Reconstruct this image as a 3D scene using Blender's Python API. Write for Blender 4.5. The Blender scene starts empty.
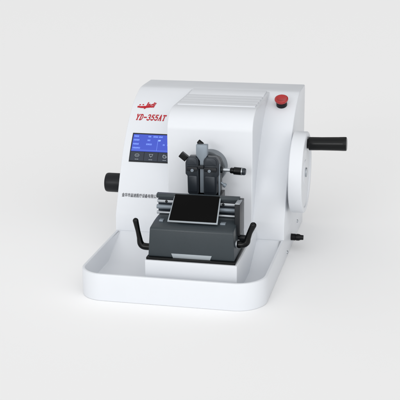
import bpy, bmesh, math
from mathutils import Vector, Matrix
S = bpy.context.scene
COL = S.collection
R = math.radians

# ------------------------------------------------------------------ materials
def mat(name, col, rough=0.5, metal=0.0, spec=0.5, coat=0.0, bump=0.0, bscale=400.0, vary=0.0, emit=None, estr=0.0):
    m = bpy.data.materials.new(name); m.use_nodes = True
    nt = m.node_tree; b = nt.nodes['Principled BSDF']
    b.inputs['Base Color'].default_value = (*col, 1)
    b.inputs['Roughness'].default_value = rough
    b.inputs['Metallic'].default_value = metal
    b.inputs['Specular IOR Level'].default_value = spec
    b.inputs['Coat Weight'].default_value = coat
    b.inputs['Coat Roughness'].default_value = 0.12
    tc = nt.nodes.new('ShaderNodeTexCoord')
    if bump:
        n = nt.nodes.new('ShaderNodeTexNoise'); n.inputs['Scale'].default_value = bscale
        n.inputs['Detail'].default_value = 3
        bp = nt.nodes.new('ShaderNodeBump'); bp.inputs['Strength'].default_value = bump
        bp.inputs['Distance'].default_value = 0.0006
        nt.links.new(tc.outputs['Object'], n.inputs['Vector'])
        nt.links.new(n.outputs['Fac'], bp.inputs['Height'])
        nt.links.new(bp.outputs['Normal'], b.inputs['Normal'])
    if vary:
        n = nt.nodes.new('ShaderNodeTexNoise'); n.inputs['Scale'].default_value = 14
        n.inputs['Detail'].default_value = 6
        nt.links.new(tc.outputs['Object'], n.inputs['Vector'])
        mx = nt.nodes.new('ShaderNodeMix'); mx.data_type = 'RGBA'
        mx.inputs['A'].default_value = (*[c * (1 - vary) for c in col], 1)
        mx.inputs['B'].default_value = (*[min(1, c * (1 + vary)) for c in col], 1)
        nt.links.new(n.outputs['Fac'], mx.inputs['Factor'])
        nt.links.new(mx.outputs['Result'], b.inputs['Base Color'])
        mr = nt.nodes.new('ShaderNodeMapRange')
        mr.inputs['To Min'].default_value = max(0, rough - .06); mr.inputs['To Max'].default_value = rough + .06
        nt.links.new(n.outputs['Fac'], mr.inputs['Value'])
        nt.links.new(mr.outputs['Result'], b.inputs['Roughness'])
    if emit:
        b.inputs['Emission Color'].default_value = (*emit, 1)
        b.inputs['Emission Strength'].default_value = estr
    return m
WHITE = mat('white_enamel', (.705, .728, .762), .36, spec=.35, bump=.10, bscale=900, vary=.012)
GREYP = mat('slate_paint', (.030, .040, .047), .33, spec=.38, bump=.25, bscale=900, vary=.06)
DARKP = mat('black_paint', (.010, .012, .015), .34, spec=.3, bump=.2, bscale=900, vary=.08)
JAWM = mat('jaw_cast_metal', (.022, .028, .036), .34, metal=.3, spec=.45, bump=.12, bscale=900, vary=.08)
BLACK = mat('black_plastic', (.003, .0035, .004), .22, spec=.22, bump=.08, bscale=700)
GLOSS = mat('black_blade_plate', (.002, .002, .002), .5, spec=.06)
KNURL = mat('black_rubber', (.006, .007, .009), .38, spec=.25, bump=.2)
STEEL = mat('brushed_steel', (.46, .49, .52), .38, metal=.9, bump=.1, bscale=900, vary=.05)
DULL = mat('dull_steel', (.23, .27, .31), .42, metal=.35, bump=.2, bscale=700, vary=.06)
DISC = mat('machined_disc', (.20, .22, .24), .40, metal=.5, vary=.08)
NAVY = mat('dark_blue_steel', (.030, .040, .055), .35, metal=.3, vary=.08)
RED = mat('red_plastic', (.36, .006, .006), .20, spec=.5, coat=.3)
REDINK = mat('red_print', (.46, .012, .022), .55, spec=.2)
INK = mat('black_print', (.02, .02, .03), .6)
SCREEN = mat('lit_blue_screen', (.01, .02, .08), .25, emit=(.045, .085, .62), estr=.85)
GLYPH = mat('lit_screen_marks', (.1, .2, .6), .4, emit=(.30, .42, .95), estr=.85)
KEYS = mat('dark_key_panel', (.030, .038, .055), .4, spec=.3)
ICON = mat('grey_key_marks', (.38, .42, .46), .5)
PLATE = mat('silver_name_plate', (.36, .40, .43), .4, metal=.25, vary=.04)

# ------------------------------------------------------------------ helpers
WORLDPOS = {}
def obj(name, bm, m, parent=None, angle=35):
    me = bpy.data.meshes.new(name)
    bmesh.ops.recalc_face_normals(bm, faces=bm.faces[:])
    lo = Vector([min(v.co[i] for v in bm.verts) for i in range(3)])
    hi = Vector([max(v.co[i] for v in bm.verts) for i in range(3)])
    c = (lo + hi) / 2; c.z = lo.z
    bmesh.ops.translate(bm, vec=-c, verts=bm.verts[:])
    bm.to_mesh(me); bm.free()
    me.shade_smooth(); me.set_sharp_from_angle(angle=R(angle))
    me.materials.append(m)
    o = bpy.data.objects.new(name, me); COL.objects.link(o)
    o.location = c - (WORLDPOS[parent.name] if parent else Vector())
    o.parent = parent
    WORLDPOS[o.name] = c
    return o
def bev(bm, faces_or_all=None, w=.002, seg=3, ang=25):
    es = [e for e in bm.edges if len(e.link_faces) == 2 and e.calc_face_angle(0) > R(ang)]
    bmesh.ops.bevel(bm, geom=es, offset=w, segments=seg, profile=.5, affect='EDGES', clamp_overlap=True)
    return bm
def merge(dst, src, M=None):
    if M is not None: bmesh.ops.transform(src, matrix=M, verts=src.verts[:])
    me = bpy.data.meshes.new('tmp'); src.to_mesh(me); src.free()
    dst.from_mesh(me); bpy.data.meshes.remove(me)
def box(x0, x1, y0, y1, z0, z1, w=.002, seg=3):
    bm = bmesh.new(); bmesh.ops.create_cube(bm, size=1)
    for v in bm.verts:
        v.co = ((x0 + x1) / 2 + v.co.x * (x1 - x0), (y0 + y1) / 2 + v.co.y * (y1 - y0), (z0 + z1) / 2 + v.co.z * (z1 - z0))
    if w: bev(bm, w=w, seg=seg)
    return bm
def prism(prof, a0, a1, axis='x', w=.002, seg=3, ang=25, taper=None):
    """prof: closed 2-D outline; extruded along axis."""
    bm = bmesh.new()
    def P(a, p):
        if axis == 'x': return (a, p[0], p[1])
        if axis == 'y': return (p[0], a, p[1])
        return (p[0], p[1], a)
    A = [bm.verts.new(P(a0, p)) for p in prof]
    B = [bm.verts.new(P(a1, p)) for p in (taper or prof)]
    n = len(prof)
    bm.faces.new(A); bm.faces.new(B[::-1])
    for i in range(n):
        bm.faces.new((A[i], B[i], B[(i + 1) % n], A[(i + 1) % n]))
    bmesh.ops.recalc_face_normals(bm, faces=bm.faces[:])
    if w: bev(bm, w=w, seg=seg, ang=ang)
    return bm
def frame(axis):
    a = Vector(axis).normalized()
    t = Vector((0, 0, 1)) if abs(a.z) < .9 else Vector((0, 1, 0))
    u = t.cross(a).normalized(); v = a.cross(u)
    return u, v, a
def lathe(prof, origin, axis, n=64):
    """prof: list (r, h) ; h along axis from origin"""
    bm = bmesh.new(); u, v, a = frame(axis); o = Vector(origin); rings = []
    for r, h in prof:
        if r < 1e-6: rings.append([bm.verts.new(o + a * h)])
        else: rings.append([bm.verts.new(o + a * h + (u * math.cos(2 * math.pi * k / n) + v * math.sin(2 * math.pi * k / n)) * r) for k in range(n)])
    for A, B in zip(rings, rings[1:]):
        for k in range(n):
            k2 = (k + 1) % n
            if len(A) == 1 and len(B) == 1: continue
            if len(A) == 1: bm.faces.new((A[0], B[k], B[k2]))
            elif len(B) == 1: bm.faces.new((A[k], A[k2], B[0]))
            else: bm.faces.new((A[k], A[k2], B[k2], B[k]))
    return bm
def cyl(origin, axis, r, L, w=.001, n=48, r2=None):
    r2 = r if r2 is None else r2
    return lathe([(0, 0), (r - w, 0), (r - .3 * w, .3 * w), (r, w), (r2, L - w), (r2 - .3 * w, L - .3 * w), (r2 - w, L), (0, L)], origin, axis, n)
def sweep(pts, rad, n=20):
    P = [Vector(p) for p in pts]; Q = []; RR = []
    for i in range(len(P) - 1):
        p0, p1, p2, p3 = P[max(i - 1, 0)], P[i], P[i + 1], P[min(i + 2, len(P) - 1)]
        for k in range(6):
            t = k / 6
            Q.append(.5 * ((2 * p1) + (p2 - p0) * t + (2 * p0 - 5 * p1 + 4 * p2 - p3) * t * t + (3 * p1 - p0 - 3 * p2 + p3) * t ** 3))
            RR.append(rad[i] * (1 - t) + rad[i + 1] * t)
    Q.append(P[-1]); RR.append(rad[-1])
    bm = bmesh.new(); rings = []
    def ring(c, tan, r):
        up = Vector((0, 1, 0)); u = up.cross(tan).normalized(); v = tan.cross(u)
        return [bm.verts.new(c + (u * math.cos(2 * math.pi * k / n) + v * math.sin(2 * math.pi * k / n)) * r) for k in range(n)]
    m = len(Q)
    t0 = (Q[1] - Q[0]).normalized(); te = (Q[-1] - Q[-2]).normalized()
    for f in (.98, .7, .35): rings.append(ring(Q[0] - t0 * RR[0] * .5 * f, t0, RR[0] * math.sqrt(1 - f * f)))
    for i in range(m):
        t = (Q[min(i + 1, m - 1)] - Q[max(i - 1, 0)]).normalized(); rings.append(ring(Q[i], t, RR[i]))
    for f in (.35, .7, .98): rings.append(ring(Q[-1] + te * RR[-1] * f, te, RR[-1] * math.sqrt(1 - f * f)))
    for A, B in zip(rings, rings[1:]):
        for k in range(n): bm.faces.new((A[k], A[(k + 1) % n], B[(k + 1) % n], B[k]))
    bm.faces.new(rings[0]); bm.faces.new(rings[-1][::-1])
    return bm
def empty(name, loc):
    o = bpy.data.objects.new(name, None); COL.objects.link(o); o.location = loc
    WORLDPOS[o.name] = Vector(loc); o.empty_display_size = .05
    return o

# ------------------------------------------------------------------ setting: seamless white sheet
bm = bmesh.new()
vs = [bm.verts.new(p) for p in ((-60, -60, 0), (60, -60, 0), (60, 60, 0), (-60, 60, 0))]
bm.faces.new(vs)
g = obj('ground', bm, mat('matte_white_sheet', (.94, .94, .94), .95, spec=.0))
g['kind'] = 'structure'

# ------------------------------------------------------------------ the machine
root = empty('laboratory_microtome', (0, .36, 0))
root['label'] = 'white bench-top rotary microtome with blue screen, right handwheel and black blade holder'
root['category'] = 'microtome'

# ---- base tray
ZR = .0692; YS = .336; YB = .728; XW = .23; RC = .074; RL = .062
def floor_z(y):
    if y <= .222: return .017
    if y >= YS: return ZR - .002
    return .017 + (y - .222) / (YS - .222) * (ZR - .0008 - .017)
def outline(off):
    pts = [(XW - off, YB), (XW - off, YS), (XW - off, .28), (XW - off, .222), (XW - off, .15), (XW - off, .11)]
    r = RC - off; N = 18
    for k in range(N + 1):
        a = k / N * math.pi / 2
        pts.append((XW - RC + r * math.cos(a), RC - r * math.sin(a)))
    for k in range(1, 16):
        t = k / 16; pts.append(((XW - RC) * (1 - t) - (XW - RL) * t, off))
    r = RL - off
    for k in range(N + 1):
        a = math.pi / 2 - k / N * math.pi / 2
        pts.append((-(XW - RL) - r * math.cos(a), RL - r * math.sin(a)))
    pts += [(-XW + off, .1), (-XW + off, .15), (-XW + off, .222), (-XW + off, .28), (-XW + off, YS), (-XW + off, YB)]
    return pts
bm = bmesh.new()
loops = []
for off, z in ((.0025, 0), (.0008, .001), (0, .003), (0, ZR - .0035), (.0009, ZR - .001), (.003, ZR), (.0058, ZR)):
    loops.append([bm.verts.new((x, y, z)) for x, y in outline(off)])
n = len(loops[0])
for A, B in zip(loops, loops[1:]):
    for k in range(n - 1): bm.faces.new((A[k], A[k + 1], B[k + 1], B[k]))
bm.faces.new(loops[0][::-1])
bm.faces.new([l[0] for l in loops] + [l[-1] for l in loops][::-1])      # back
last = loops[-1]
bm.faces.new((last[0], last[1], last[-2], last[-1]))                      # deck under the housing
inner = [last[1:-1]]
for off, h, top in ((.0072, 0, ZR - .0010), (.0076, 0, ZR - .0030), (.0120, .0085, None), (.0135, .0035, None), (.0165, .0008, None), (.0205, 0, None)):
    pts = outline(off)[1:-1]
    inner.append([bm.verts.new((x, y, top if top else min(floor_z(y) + h * min(1, (YS - y) / (YS - .222)), ZR - .0012))) for x, y in pts])
m = len(inner[0])
for A, B in zip(inner, inner[1:]):
    for k in range(m - 1): bm.faces.new((A[k], A[k + 1], B[k + 1], B[k]))
fl = inner[-1]   # indices: 0 = (x,YS) 1 = .28 2 = .213 ... mirrored
bm.faces.new((fl[0], fl[1], fl[-2], fl[-1]))
bm.faces.new((fl[1], fl[2], fl[-3], fl[-2]))
bm.faces.new(fl[2:-2])
bm.faces.new([l[0] for l in inner] + [l[-1] for l in inner][::-1])
base = obj('base_tray', bm, WHITE, root, 30)

# ---- housing
KN = [(.0692, .336), (.113, .338), (.17, .366), (.22, .391), (.27, .421), (.31, .453), (.35, .492), (.38, .533), (.398, .570), (.411, .606)]
def prof(z):
    if z <= KN[1][0]: return KN[0][1] + (z - KN[0][0]) / (KN[1][0] - KN[0][0]) * .002
    K = KN[1:]
    for i in range(len(K) - 1):
        if z <= K[i + 1][0] + 1e-9:
            z0, y0 = K[i]; z1, y1 = K[i + 1]; h = z1 - z0; t = (z - z0) / h
            def sl(j):
                if j == 0: return (K[1][1] - K[0][1]) / (K[1][0] - K[0][0])
                if j == len(K) - 1: return (K[j][1] - K[j - 1][1]) / (K[j][0] - K[j - 1][0])
                return (K[j + 1][1] - K[j - 1][1]) / (K[j + 1][0] - K[j - 1][0])
            m0, m1 = sl(i), sl(i + 1)
            return ((2 * t ** 3 - 3 * t * t + 1) * y0 + (t ** 3 - 2 * t * t + t) * h * m0 + (-2 * t ** 3 + 3 * t * t) * y1 + (t ** 3 - t * t) * h * m1)
    return K[-1][1]
P2 = [(.336, ZR + .0003), (prof(.113), .113)]
z = .113
while z < .409:
    z += (.411 - .113) / 44
    P2.append((prof(min(z, .411)), min(z, .411)))
P2 += [(.618, .4128), (.640, .4135), (.722, .4138), (.7275, .4085), (.7275, ZR + .0003)]
bm = prism(P2, -.23, .23, 'x', w=0)
es = [e for e in bm.edges if len(e.link_faces) == 2 and abs(abs(e.verts[0].co.x) - .23) < 1e-6 and abs(e.verts[0].co.x - e.verts[1].co.x) < 1e-6 and max(e.verts[0].co.z, e.verts[1].co.z) > ZR + .002]
bmesh.ops.bevel(bm, geom=es, offset=.0035, segments=3, profile=.5, affect='EDGES', clamp_overlap=True)
housing = obj('housing', bm, WHITE, root, 28)

def on_front(x, z, off):
    d = .002; dy = (prof(z + d) - prof(z - d)) / (2 * d); l = math.hypot(1, dy)
    # outward normal: (-1 in y, +dy in z)
    return Vector((x, prof(z) - off / l, z + off * dy / l))
def s_to_z(z0, s):
    z = z0; N = 8
    for _ in range(N):
        dy = (prof(z + .002) - prof(z - .002)) / .004
        z += s / N / math.hypot(1, dy)
    return z
def decal(name, pts2, faces, m, parent, x0, z0, off=.0008, thick=0):
    """flat printed shape (metres, u across, s up the panel) laid on the curved front"""
    bm = bmesh.new()
    vs = [bm.verts.new(on_front(x0 + u, s_to_z(z0, s), off)) for u, s in pts2]
    for f in faces:
        try: bm.faces.new([vs[i] for i in f])
        except ValueError: pass
    o = obj(name, bm, m, parent)
    return o
def slab(name, u0, u1, s0, s1, m, parent, x0, z0, off, th=.0012):
    """thin plate with edges laid on the curved front"""
    bm = bmesh.new(); N = 6; rows = []
    for k in range(N + 1):
        s = s0 + (s1 - s0) * k / N; zz = s_to_z(z0, s)
        rows.append([bm.verts.new(on_front(x0 + u, zz, o_)) for u, o_ in ((u0, off - th), (u0, off), (u1, off), (u1, off - th))])
    for A, B in zip(rows, rows[1:]):
        for k in range(4): bm.faces.new((A[k], A[(k + 1) % 4], B[(k + 1) % 4], B[k]))
    bm.faces.new(rows[0]); bm.faces.new(rows[-1][::-1])
    return obj(name, bm, m, parent)
def strokes(polys, w, h=1.0, shear=0.0, sx=1.0):
    """polylines in unit cells -> quads"""
    pts, faces = [], []
    for pl, ww in polys:
        for (a, b) in zip(pl, pl[1:]):
            A, B = Vector((*a, 0)), Vector((*b, 0)); d = (B - A)
            if d.length < 1e-6: continue
            d.normalize(); nn = Vector((-d.y, d.x, 0)) * w * ww / 2; e = d * w * ww * .45
            q = [A - e - nn, B + e - nn, B + e + nn, A - e + nn]
            i = len(pts)
            pts += [((v.x + shear * v.y) * sx, v.y * h) for v in q]; faces.append((i, i + 1, i + 2, i + 3))
    return pts, faces
def arc(cx, cy, rx, ry, a0, a1, n=10):
    return [(cx + rx * math.cos(R(a0 + (a1 - a0) * k / n)), cy + ry * math.sin(R(a0 + (a1 - a0) * k / n))) for k in range(n + 1)]
# model lettering, slab-serif bold italic: cells are .62 wide, 1 high
G = {
 'Y': [([(.06, 1), (.30, .5)], 1), ([(.56, 1), (.30, .5)], .8), ([(.30, .5), (.30, 0)], 1), ([(.0, 1), (.18, 1)], .5), ([(.44, 1), (.62, 1)], .5), ([(.18, 0), (.44, 0)], .5)],
 'D': [([(.12, 0), (.12, 1)], 1), ([(.02, 1), (.30, 1)] + arc(.28, .5, .26, .5, 88, -88) + [(.28, 0), (.02, 0)], .75)],
 '-': [([(.08, .48), (.54, .48)], 1)],
 '3': [(arc(.26, .74, .25, .25, 150, -80) , .8), (arc(.26, .26, .28, .27, 85, -150), .85)],
 '5': [([(.52, .97), (.12, .97), (.10, .55)] + arc(.27, .31, .26, .30, 125, -150), .85)],
 'A': [([(.06, 0), (.30, 1)], .7), ([(.30, 1), (.52, 0)], 1), ([(.14, .33), (.45, .33)], .6), ([(-.02, 0), (.16, 0)], .5), ([(.42, 0), (.62, 0)], .5)],
 'T': [([(.02, .97), (.60, .97)], .8), ([(.31, .97), (.31, 0)], 1), ([(.02, .97), (.02, .80)], .5), ([(.60, .97), (.60, .80)], .5), ([(.18, 0), (.44, 0)], .5)],
}
pts, faces = [], []
H = .0180; adv = .0107
for i, ch in enumerate('YD-355AT'):
    p, f = strokes(G[ch], .21, 1, .22, 1)
    k = len(pts); pts += [((u * .0134 + i * adv), v * H) for u, v in p]; faces += [tuple(j + k for j in q) for q in f]
ZT = .3440; XT = -.2100
decal('model_lettering', pts, faces, REDINK, root, XT, ZT)

def text_decal(name, body, m, parent, x0, z0, size, sx, off=.0008, shear=0, offset=0, space=1):
    cu = bpy.data.curves.new('t', 'FONT'); cu.body = body; cu.size = 1; cu.shear = shear; cu.offset = offset
    cu.space_character = space; cu.resolution_u = 3
    o = bpy.data.objects.new('t', cu); COL.objects.link(o); bpy.context.view_layer.update()
    me = bpy.data.meshes.new_from_object(o.evaluated_get(bpy.context.evaluated_depsgraph_get()))
    pts = [(v.co.x * size * sx, v.co.y * size) for v in me.vertices]; faces = [tuple(p.vertices) for p in me.polygons]
    bpy.data.objects.remove(o); bpy.data.curves.remove(cu); bpy.data.meshes.remove(me)
    if m is None: return pts, faces
    return decal(name, pts, faces, m, parent, x0, z0, off)
# maker's line in small black characters
text_decal('maker_lettering', '金华市益迪医疗设备有限公司', INK, root, -.2175, .1585, .0112, .72, offset=.009, off=.0011)
# red logo: swoosh, two dots and slanted word
tp, tf = text_decal('', 'Jadi', None, None, 0, 0, .0275, .66, shear=.30, offset=.035)
lp = [(u + .0215, v + .0035) for u, v in tp]; lf = list(tf)
def add_poly(top, bot):
    k = len(lp); lp.extend(top); lp.extend(bot); N = len(top)
    for i in range(N - 1): lf.append((k + i, k + i + 1, k + N + i + 1, k + N + i))
N = 24; top, bot = [], []
for i in range(N + 1):
    t = i / N; u = -.001 + .047 * t; v = -.0015 + .0062 * t * t * 1.0 + (.004 * (1 - t) ** 6)
    th = .0026 + .0052 * math.sin(math.pi * min(1, t * .95 + .08)) ** .8
    top.append((u, v + th)); bot.append((u, v))
add_poly(top, bot)
def dot(cx, cy, r):
    k = len(lp); lp.extend([(cx + r * math.cos(a * math.pi / 5), cy + r * math.sin(a * math.pi / 5)) for a in range(10)]); lf.append(tuple(range(k, k + 10)))
dot(.0050, .0118, .0024); dot(.0140, .0126, .0024); dot(.0500, .0185, .0012)
for a, b, w in (((.0005, .001), (.003, .0075), .0018),):
    pp, ff = strokes([([a, b], 1)], w); k = len(lp); lp.extend(pp); lf.extend([tuple(j + k for j in q) for q in ff])
decal('brand_logo', lp, lf, REDINK, root, -.2125, .3705)

# ---- display
XD, ZD = -.2085, .2445
disp = slab('display', 0, .122, 0, .0845, DARKP, root, XD, ZD, .0014, .0024)
disp['label'] = 'dark framed display panel with a lit blue screen above a row of keys'
scr = slab('screen', .0030, .1195, .0300, .0805, SCREEN, disp, XD, ZD, .0022, .0006)
# readings on the screen: rows of small marks
rows = [(.0720, [(.006, .019), (.046, .052), (.060, .072), (.076, .085), (.100, .113)]),
        (.0610, [(.006, .022), (.045, .053), (.075, .080)]),
        (.0490, [(.006, .022), (.043, .057), (.090, .094), (.102, .106)]),
        (.0375, [(.006, .026)])]
mp, mf = [], []
import random
rnd = random.Random(4)
for s, segs in rows:
    for a, b in segs:
        u = a
        while u < b:
            w = .0019
            for (x0, x1, y0, y1) in rnd.sample([(0, w, .0036, .0043), (0, .0005, 0, .0043), (w - .0005, w, 0, .0043), (0, w, 0, .0007), (0, w, .0018, .0025)], 4):
                k = len(mp); mp += [(u + x0, s + y0), (u + x1, s + y0), (u + x1, s + y1), (u + x0, s + y1)]; mf.append((k, k + 1, k + 2, k + 3))
            u += .0027
for (u0, u1, s0, s1) in ((.074, .0745, .034, .066), (.004, .118, .0335, .0339), (.076, .082, .0615, .0655)):
    k = len(mp); mp += [(u0, s0), (u1, s0), (u1, s1), (u0, s1)]; mf.append((k, k + 1, k + 2, k + 3))
decal('readout', mp, mf, GLYPH, disp, XD, ZD, .0026)
for i in range(3):
    u0 = .0030 + i * .0390
    k_ = slab('key', u0, u0 + .0377, .0035, .0280, KEYS, disp, XD, ZD, .0024, .0008)
    ip = []
    cx, cy = u0 + .0188, .0185
    if i == 0: ip = [(arc(cx, cy, .0058, .0042, 0, 360, 16), 1), ([(cx - .003, cy), (cx + .003, cy)], 1)]
    elif i == 1: ip = [([(cx - .005, cy + .004), (cx + .005, cy + .004), (cx + .003, cy - .002), (cx - .003, cy - .002), (cx - .005, cy + .004)], 1), ([(cx, cy - .002), (cx, cy - .005)], 1)]
    else: ip = [(arc(cx, cy, .0055, .0050, 120, 350, 14), 1.6), (arc(cx, cy, .0028, .0026, -60, 160, 10), 1.6)]
    ip += [([(cx - .0045, .0072), (cx - .001, .0072)], 1.3), ([(cx + .0006, .0072), (cx + .0045, .0072)], 1.3)]
    p, f = strokes(ip, .0009)
    decal('icon', p, f, ICON, k_, XD, ZD, .0030)

# ---- specimen cover (protruding block) with louvres
X0, X1, YF = -.079, .147, .325
bp = [(YF + .001, ZR + .0003), (YF, .12), (YF, .357)]
for k in range(1, 11):
    a = k / 10 * R(86); bp.append((YF + .074 - .074 * math.cos(a), .357 + .0505 * math.sin(a)))
bp += [(.46, .4078), (.540, .4082), (.604, .4112), (.640, .4100), (.640, ZR + .0003)]
bm = prism(bp, X0, X1, 'x', w=0)
es = [e for e in bm.edges if len(e.link_faces) == 2 and abs(e.verts[0].co.x - e.verts[1].co.x) < 1e-6 and min(e.verts[0].co.x - X0, X1 - e.verts[0].co.x) < 1e-6 and min(e.verts[0].co.y, e.verts[1].co.y) < .60 and max(e.verts[0].co.z, e.verts[1].co.z) > ZR + .002]
bmesh.ops.bevel(bm, geom=es, offset=.0100, segments=6, profile=.5, affect='EDGES', clamp_overlap=True)
cover = obj('specimen_cover', bm, WHITE, root, 30)
for i in range(4):
    y0 = .4085 + i * .0325; zt = .4066 + (y0 - .41) * .006
    obj('louvre', prism([(y0, zt - .004), (y0, zt + .0022), (y0 + .002, zt + .0026), (y0 + .0255, zt + .0048), (y0 + .0270, zt + .0036), (y0 + .0270, zt - .006)], X0 + .0085, X1 - .0085, 'x', w=.0007, seg=2), WHITE, cover)

obj('rear_panel', prism([(.5385, .400), (.5385, .4090), (.541, .4102), (.6005, .4152), (.6035, .4140), (.6035, .400)], X0 + .0085, X1 - .0085, 'x', w=.0007, seg=2), WHITE, cover)

# ---- pedestal below the blade holder
ped = obj('pedestal', box(-.069, .1585, .050, .33, .007, .0945, w=.0016), WHITE, root)

# ---- emergency button
sp = on_front(.189, .3875, 0); nn = (on_front(.189, .3875, .01) - sp).normalized()
eb = obj('emergency_button', cyl(sp - nn * .002, nn, .0148, .0145, .001), KNURL, root)
obj('button_head', lathe([(0, .0100), (.0115, .0100), (.0140, .0120), (.0178, .0165), (.0188, .0195), (.0183, .0222), (.0160, .0238), (.0128, .0236), (.0110, .0225), (0, .0215)], sp, nn), RED, eb)

# ---- handwheel
WC = (.426, .2335)
hw = obj('handwheel', lathe([(0, 0), (.1040, 0), (.1068, .0008), (.1080, .0028), (.1080, .0325), (.1070, .0350), (.1040, .0363), (.0965, .0363), (.0940, .0350), (.0925, .0325), (.034, .0310), (.0320, .0330), (0, .0335)], (.2395, *WC), (1, 0, 0), 128), WHITE, root, 30)
obj('backing_boss', cyl((.2295, WC[0], WC[1]), (1, 0, 0), .030, .0130, .001, 96), WHITE, hw)
obj('hub_cap', cyl((.2720, WC[0], WC[1]), (1, 0, 0), .0125, .0045, .0012), STEEL, hw)
ha = Vector((1, 0, .035)).normalized()
hd = obj('crank_handle', lathe([(0, 0), (.0125, 0), (.0130, .001), (.0130, .005), (.0158, .0055), (.0178, .007), (.0176, .04), (.0182, .085), (.0186, .096), (.0186, .1035), (.0178, .1055), (.0150, .1064), (0, .1066)], (.2700, .461, .3030), ha), BLACK, hw)

# ---- knobs and screws on the sides
obj('adjusting_knob', lathe([(0, -.001), (.018, -.001), (.018, .006), (.0262, .0065), (.0268, .008), (.0268, .0525), (.0262, .0565), (.0250, .0585), (.0225, .0592), (0, .0595)], (-.229, .45, .170), (-1, 0, 0)), KNURL, root)
lk = obj('locking_knob', lathe([(0, -.001), (.0095, -.001), (.0095, .013), (.0085, .0135), (.0085, .015), (.0095, .0155), (.0092, .023), (.0070, .0275), (.0068, .0335), (.0060, .0350), (0, .0352)], (.2295, .478, .033), (1, 0, 0), 40), BLACK, root)
for y, z in ((.402, .014), (.602, .040)):
    obj('side_screw', lathe([(0, -.001), (.0050, -.001), (.0050, .0006), (.0046, .0018), (.0034, .0028), (.0018, .0034), (0, .0036)], (.2299, y, z), (1, 0, 0), 24), STEEL, root)

# ---- blade holder
ZP = .0947
bh = obj('blade_holder', prism([(.064, ZP + .0060), (.0690, .1690), (.0725, .1728), (.110, .1782), (.135, .1800), (.196, .1800), (.203, .174), (.205, ZP + .0060)], -.0640, .1495, 'x', w=.0022), GREYP, root)
# taper the body towards the top
me = bh.data
for v in me.vertices:
    t = max(0, min(1, (v.co.z) / .08)); v.co.x *= 1 - .04 * t
obj('base_plate', box(-.0672, .1535, .0555, .238, ZP, ZP + .0062, w=.0012), BLACK, bh)
pl = prism([(-.006, .1115), (.0945, .1115), (.0885, .0955), (.0005, .0955)], .0625, .0662, 'y', w=.0008, seg=2)
obj('name_plate', pl, PLATE, bh)
# rail carriage behind the guard
cr = obj('rail_block', box(-.0640, .1400, .168, .190, .1795, .2240, w=.0015), NAVY, bh)
obj('top_bar', prism([(.160, .2215), (.156, .2235), (.156, .2290), (.158, .2318), (.170, .2330), (.172, .2320), (.172, .2215)], -.0655, .1440, 'x', w=.0008, seg=2), GREYP, cr)
obj('steel_strip', box(-.0640, .1380, .1575, .1685, .2100, .2170, w=.001), STEEL, cr)
for z_, r_ in ((.1985, .0056), (.1835, .0040)):
    obj('guide_rod', cyl((-.0655, .1610, z_), (1, 0, 0), r_, .2050, .0008, 32), DULL if r_ > .005 else STEEL, cr)
for x_ in (-.040, .104):
    obj('strip_screw', cyl((x_, .1580, .2135), (0, -1, 0), .0034, .0016, .0005, 20), DARKP, cr)
ec = obj('end_cap', box(.1405, .1535, .112, .172, .1500, .2290, w=.0016), DARKP, bh)
obj('cap_plate', box(.1412, .1528, .114, .150, .2285, .2305, w=.0006, seg=2), STEEL, ec)
# inclined guard plate
a = Vector((0, .060, .0505)); L = a.length; d = a.normalized(); nrm = Vector((0, -d.z, d.y))
org = Vector((.0395, .0985, .1800))
def inclined(u0b, u1b, u0t, u1t, s0, s1, n0, n1, w=.0006):
    bm = bmesh.new(); V = []
    for nv in (n0, n1):
        for u, s in ((u0b, s0), (u1b, s0), (u1t, s1), (u0t, s1)):
            V.append(bm.verts.new(org + Vector((u, 0, 0)) + d * s + nrm * nv))
    for f in ((3, 2, 1, 0), (4, 5, 6, 7), (0, 1, 5, 4), (1, 2, 6, 5), (2, 3, 7, 6), (3, 0, 4, 7)): bm.faces.new([V[i] for i in f])
    bmesh.ops.recalc_face_normals(bm, faces=bm.faces[:]); bev(bm, w=w, seg=2)
    return bm
gp = obj('guard_plate', inclined(-.0585, .0590, -.0560, .0560, .0028, L, .0030, .0055), GLOSS, bh)
obj('steel_edge', inclined(-.0625, .0625, -.0580, .0590, -.0012, L - .004, 0, .0032), PLATE, gp)
obj('guard_support', prism([(.112, .1785), (.168, .1785), (.168, .2255), (.156, .2245)], -.006, .088, 'x', w=.001), DARKP, gp)
for x0, x1, y0, s in ((-.046, -.036, .104, 0), (.106, .119, .106, 0)):
    obj('small_plate', box(x0, x1, y0, y0 + .014, .1765, .1812, w=.0008, seg=2), DULL, bh)

# clamping levers
def lever(pts, rad, band, lab=None):
    l = obj('clamping_lever', sweep(pts, rad), BLACK, bh)
    obj('lever_collar', cyl(band[0], band[1], band[2], band[3], .0008, 32), STEEL, l)
    return l
lever([(-.060, .100, .112), (-.084, .100, .1125), (-.0925, .100, .1195), (-.0955, .100, .135), (-.0985, .099, .152), (-.1035, .098, .178)],
      [.0088, .0088, .0082, .0064, .0058, .0072], ((-.0520, .100, .112), (-1, 0, 0), .0098, .008))
lever([(.152, .100, .133), (.164, .100, .134), (.1725, .100, .140), (.1760, .100, .151), (.1805, .100, .165), (.1890, .099, .184)],
      [.0088, .0090, .0088, .0072, .0066, .0078], ((.1420, .100, .133), (1, 0, 0), .0098, .008))
obj('clamp_screw', lathe([(0, 0), (.0045, 0), (.0045, .010), (.0075, .0105), (.0075, .024), (.006, .026), (0, .0262)], (.140, .130, .1400), (1, 0, 0), 32), DARKP, bh)

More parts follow.
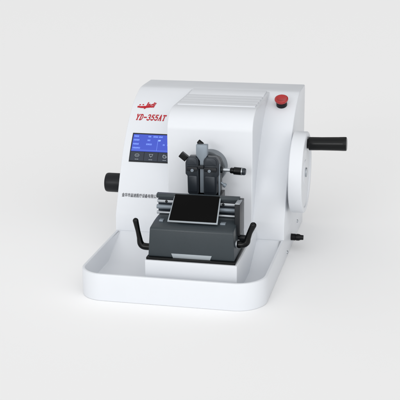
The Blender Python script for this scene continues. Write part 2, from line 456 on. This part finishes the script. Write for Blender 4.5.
# ---- specimen clamp
def rrect(x0, x1, z0, z1, rt, rb, n=6):
    p = []
    for cx, cz, r, a0 in ((x1 - rt, z1 - rt, rt, 0), (x0 + rt, z1 - rt, rt, 90), (x0 + rb, z0 + rb, rb, 180), (x1 - rb, z0 + rb, rb, 270)):
        p += [(cx + r * math.cos(R(a0 + 90 * k / n)), cz + r * math.sin(R(a0 + 90 * k / n))) for k in range(n + 1)]
    return p
sc = obj('specimen_clamp', prism(rrect(-.004, .0745, .206, .302, .010, .004), .262, .290, 'y', w=.0014, seg=2), DARKP, root)
obj('mounting_disc', lathe([(0, 0), (.0435, 0), (.0435, .024), (.0425, .0258), (.0405, .0265), (.0345, .0265), (.0335, .0255), (0, .0255)], (.0385, .3255, .2670), (0, -1, 0), 96), DISC, sc)
for x0, x1 in ((-.0085, .0235), (.0365, .0730)):
    sg = -1 if x0 < 0 else 1          # outer side
    xo, xi = (x0 - .002, x1) if sg < 0 else (x1 + .003, x0)
    def q(x): return x
    w_ = abs(xo - xi)
    ol = [(xi, .2150), (xi + sg * .003, .2110), (xo - sg * .0090, .2110), (xo - sg * .0055, .2150), (xo - sg * .0048, .2590), (xo, .2640), (xo, .2930), (xo - sg * .0028, .3020), (xo - sg * .0095, .3095), (xi + sg * .0085, .3100), (xi + sg * .002, .3050), (xi, .2980)]
    j = obj('jaw', prism(ol, .240, .2625, 'y', w=.0018, seg=3), JAWM, sc)
    obj('jaw_pad', prism(rrect(x0 + .002, x1 - .002, .2735, .2835, .002, .002, 3), .2345, .2405, 'y', w=.0008, seg=2), DARKP, j)
    obj('jaw_recess', prism(rrect(x0 + (.0065 if x0 < 0 else .0035), x1 - (.0035 if x0 < 0 else .0065), .2180, .2600, .003, .003, 3), .2380, .2405, 'y', w=.0008, seg=2), JAWM, j)
    obj('jaw_screw', lathe([(0, 0), (.0040, 0), (.0040, .0018), (.0032, .0026), (.0016, .0026), (.0012, .0016), (0, .0016)], ((x0 + x1) / 2 + (.001 if x0 < 0 else -.002), .2345, .2755), (0, -1, 0), 24), DULL, j)
    # upper shoulder that catches the light
    obj('jaw_shoulder', prism(rrect(x0 + .003, x1 - .003, .2885, .3070, .0085, .002), .2372, .2405, 'y', w=.001, seg=2), JAWM, j)
post = [(.0165, .3400), (.0165, .3125), (.0262, .2985), (.0262, .2150), (.0365, .2150), (.0365, .2985), (.0450, .3125), (.0450, .3400)]
obj('post', prism(post, .2440, .2600, 'y', w=.0010, seg=2), DULL, sc)
obj('cross_bar', box(.0225, .0375, .2350, .2430, .2795, .2885, w=.001), DARKP, sc)
obj('tension_knob', cyl((.030, .262, .336), Vector((-.75, .1, .55)), .0058, .015, .0012, 24), BLACK, sc)
lv = box(-.0105, .0105, -.008, .008, -.0075, .0075, w=.0018)
bmesh.ops.transform(lv, matrix=Matrix.Translation((-.0195, .262, .3040)) @ Matrix.Rotation(R(38), 4, 'Y'), verts=lv.verts[:])
obj('side_lever', lv, BLACK, sc)
obj('side_strip', box(.0735, .0775, .2455, .2500, .208, .292, w=.0008), DULL, sc)
obj('foot', box(.006, .0800, .2445, .300, .190, .2105, w=.002), BLACK, sc)
sb = obj('spindle', cyl((.074, .262, .2735), (1, 0, 0), .0046, .034, .0006, 32), STEEL, sc)
obj('spindle_collar', cyl((.0760, .262, .2735), (1, 0, 0), .0085, .007, .001, 32), DARKP, sb)
kn = bmesh.new(); merge(kn, lathe([(0, 0), (.0062, 0), (.0075, .002), (.0075, .008), (.0098, .010), (.0098, .030), (.0085, .0325), (0, .0325)], (.1010, .262, .2730), (1, 0, -.05), 40))
obj('spindle_knob', kn, BLACK, sb)
obj('knob_end', lathe([(0, 0), (.0088, 0), (.0092, .0015), (.0092, .0055), (.0072, .0085), (0, .009)], (.1325, .262, .2715), (1, 0, -.05), 32), JAWM, sb)
obj('knob_ring', lathe([(.0085, 0), (.0101, 0), (.0101, .0022), (.0085, .0022)], (.1300, .262, .2716), (1, 0, -.05), 32), STEEL, sb)
obj('lower_screw', lathe([(0, 0), (.0035, 0), (.0035, .008), (.0058, .0085), (.0058, .0135), (.0045, .0155), (0, .0158)], (.077, .262, .2395), (.8, 0, -.55), 24), DULL, sc)

# ------------------------------------------------------------------ camera
f_px = 1064.6; th = .288869; ps = .221461; ro = -.007746
F = Vector((-math.sin(ps) * math.cos(th), math.cos(ps) * math.cos(th), -math.sin(th)))
Rv = Vector((math.cos(ps), math.sin(ps), 0)); Uv = Rv.cross(F)
R2 = Rv * math.cos(ro) + Uv * math.sin(ro); U2 = -Rv * math.sin(ro) + Uv * math.cos(ro)
cam = bpy.data.cameras.new('camera'); co = bpy.data.objects.new('camera', cam); COL.objects.link(co)
M = Matrix((R2, U2, -F)).transposed().to_4x4(); M.translation = Vector((.59786, -2.29594, .96935)); co.matrix_world = M
cam.sensor_width = 36; cam.lens = 36 * f_px / 400; cam.clip_start = .05; cam.clip_end = 300
S.camera = co

# ------------------------------------------------------------------ light: soft white studio, brighter towards the front left
w = bpy.data.worlds.new('World'); S.world = w; w.use_nodes = True
nt = w.node_tree; bg = nt.nodes['Background']
A_BASE, KEY, RIGHT = .785, 1.22, .90
tc = nt.nodes.new('ShaderNodeTexCoord')
def vdot(vec):
    d_ = nt.nodes.new('ShaderNodeVectorMath'); d_.operation = 'DOT_PRODUCT'
    nt.links.new(tc.outputs['Generated'], d_.inputs[0]); d_.inputs[1].default_value = Vector(vec).normalized()
    return d_.outputs['Value']
def mth(op, a_, b_=0.0, clamp=False):
    q = nt.nodes.new('ShaderNodeMath'); q.operation = op; q.use_clamp = clamp
    for i, s_ in enumerate((a_, b_)):
        if isinstance(s_, (int, float)): q.inputs[i].default_value = s_
        else: nt.links.new(s_, q.inputs[i])
    return q.outputs[0]
lobe = mth('POWER', mth('MAXIMUM', vdot((.48, -1, .20)), 0.0), 2.2)
rt = mth('POWER', mth('MAXIMUM', vdot((1, .95, .05)), 0.0), 2.5)
val = mth('SUBTRACT', mth('ADD', mth('MULTIPLY', lobe, KEY), A_BASE), mth('MULTIPLY', rt, RIGHT))
bk = mth('POWER', mth('MAXIMUM', vdot((.1, 1, .18)), 0.0), 5.0)
val = mth('MAXIMUM', mth('SUBTRACT', val, mth('MULTIPLY', bk, .55)), .05)
nt.links.new(val, bg.inputs['Strength']); bg.inputs['Color'].default_value = (1, 1, 1, 1)
ar = bpy.data.lights.new('key_softbox', 'AREA'); ar.shape = 'RECTANGLE'; ar.size = 3.5; ar.size_y = 2.2; ar.energy = 220
ao = bpy.data.objects.new('key_softbox', ar); COL.objects.link(ao)
ao.location = (-3.2, -12, 3.4); ao.rotation_euler = (Vector((0, .2, .2)) - Vector(ao.location)).to_track_quat('-Z', 'Y').to_euler()

S.view_settings.view_transform = 'Standard'; S.view_settings.look = 'None'
S.view_settings.exposure = 0; S.view_settings.gamma = 1; S.view_settings.use_curve_mapping = False
S.render.engine = 'CYCLES'; S.cycles.max_bounces = 8
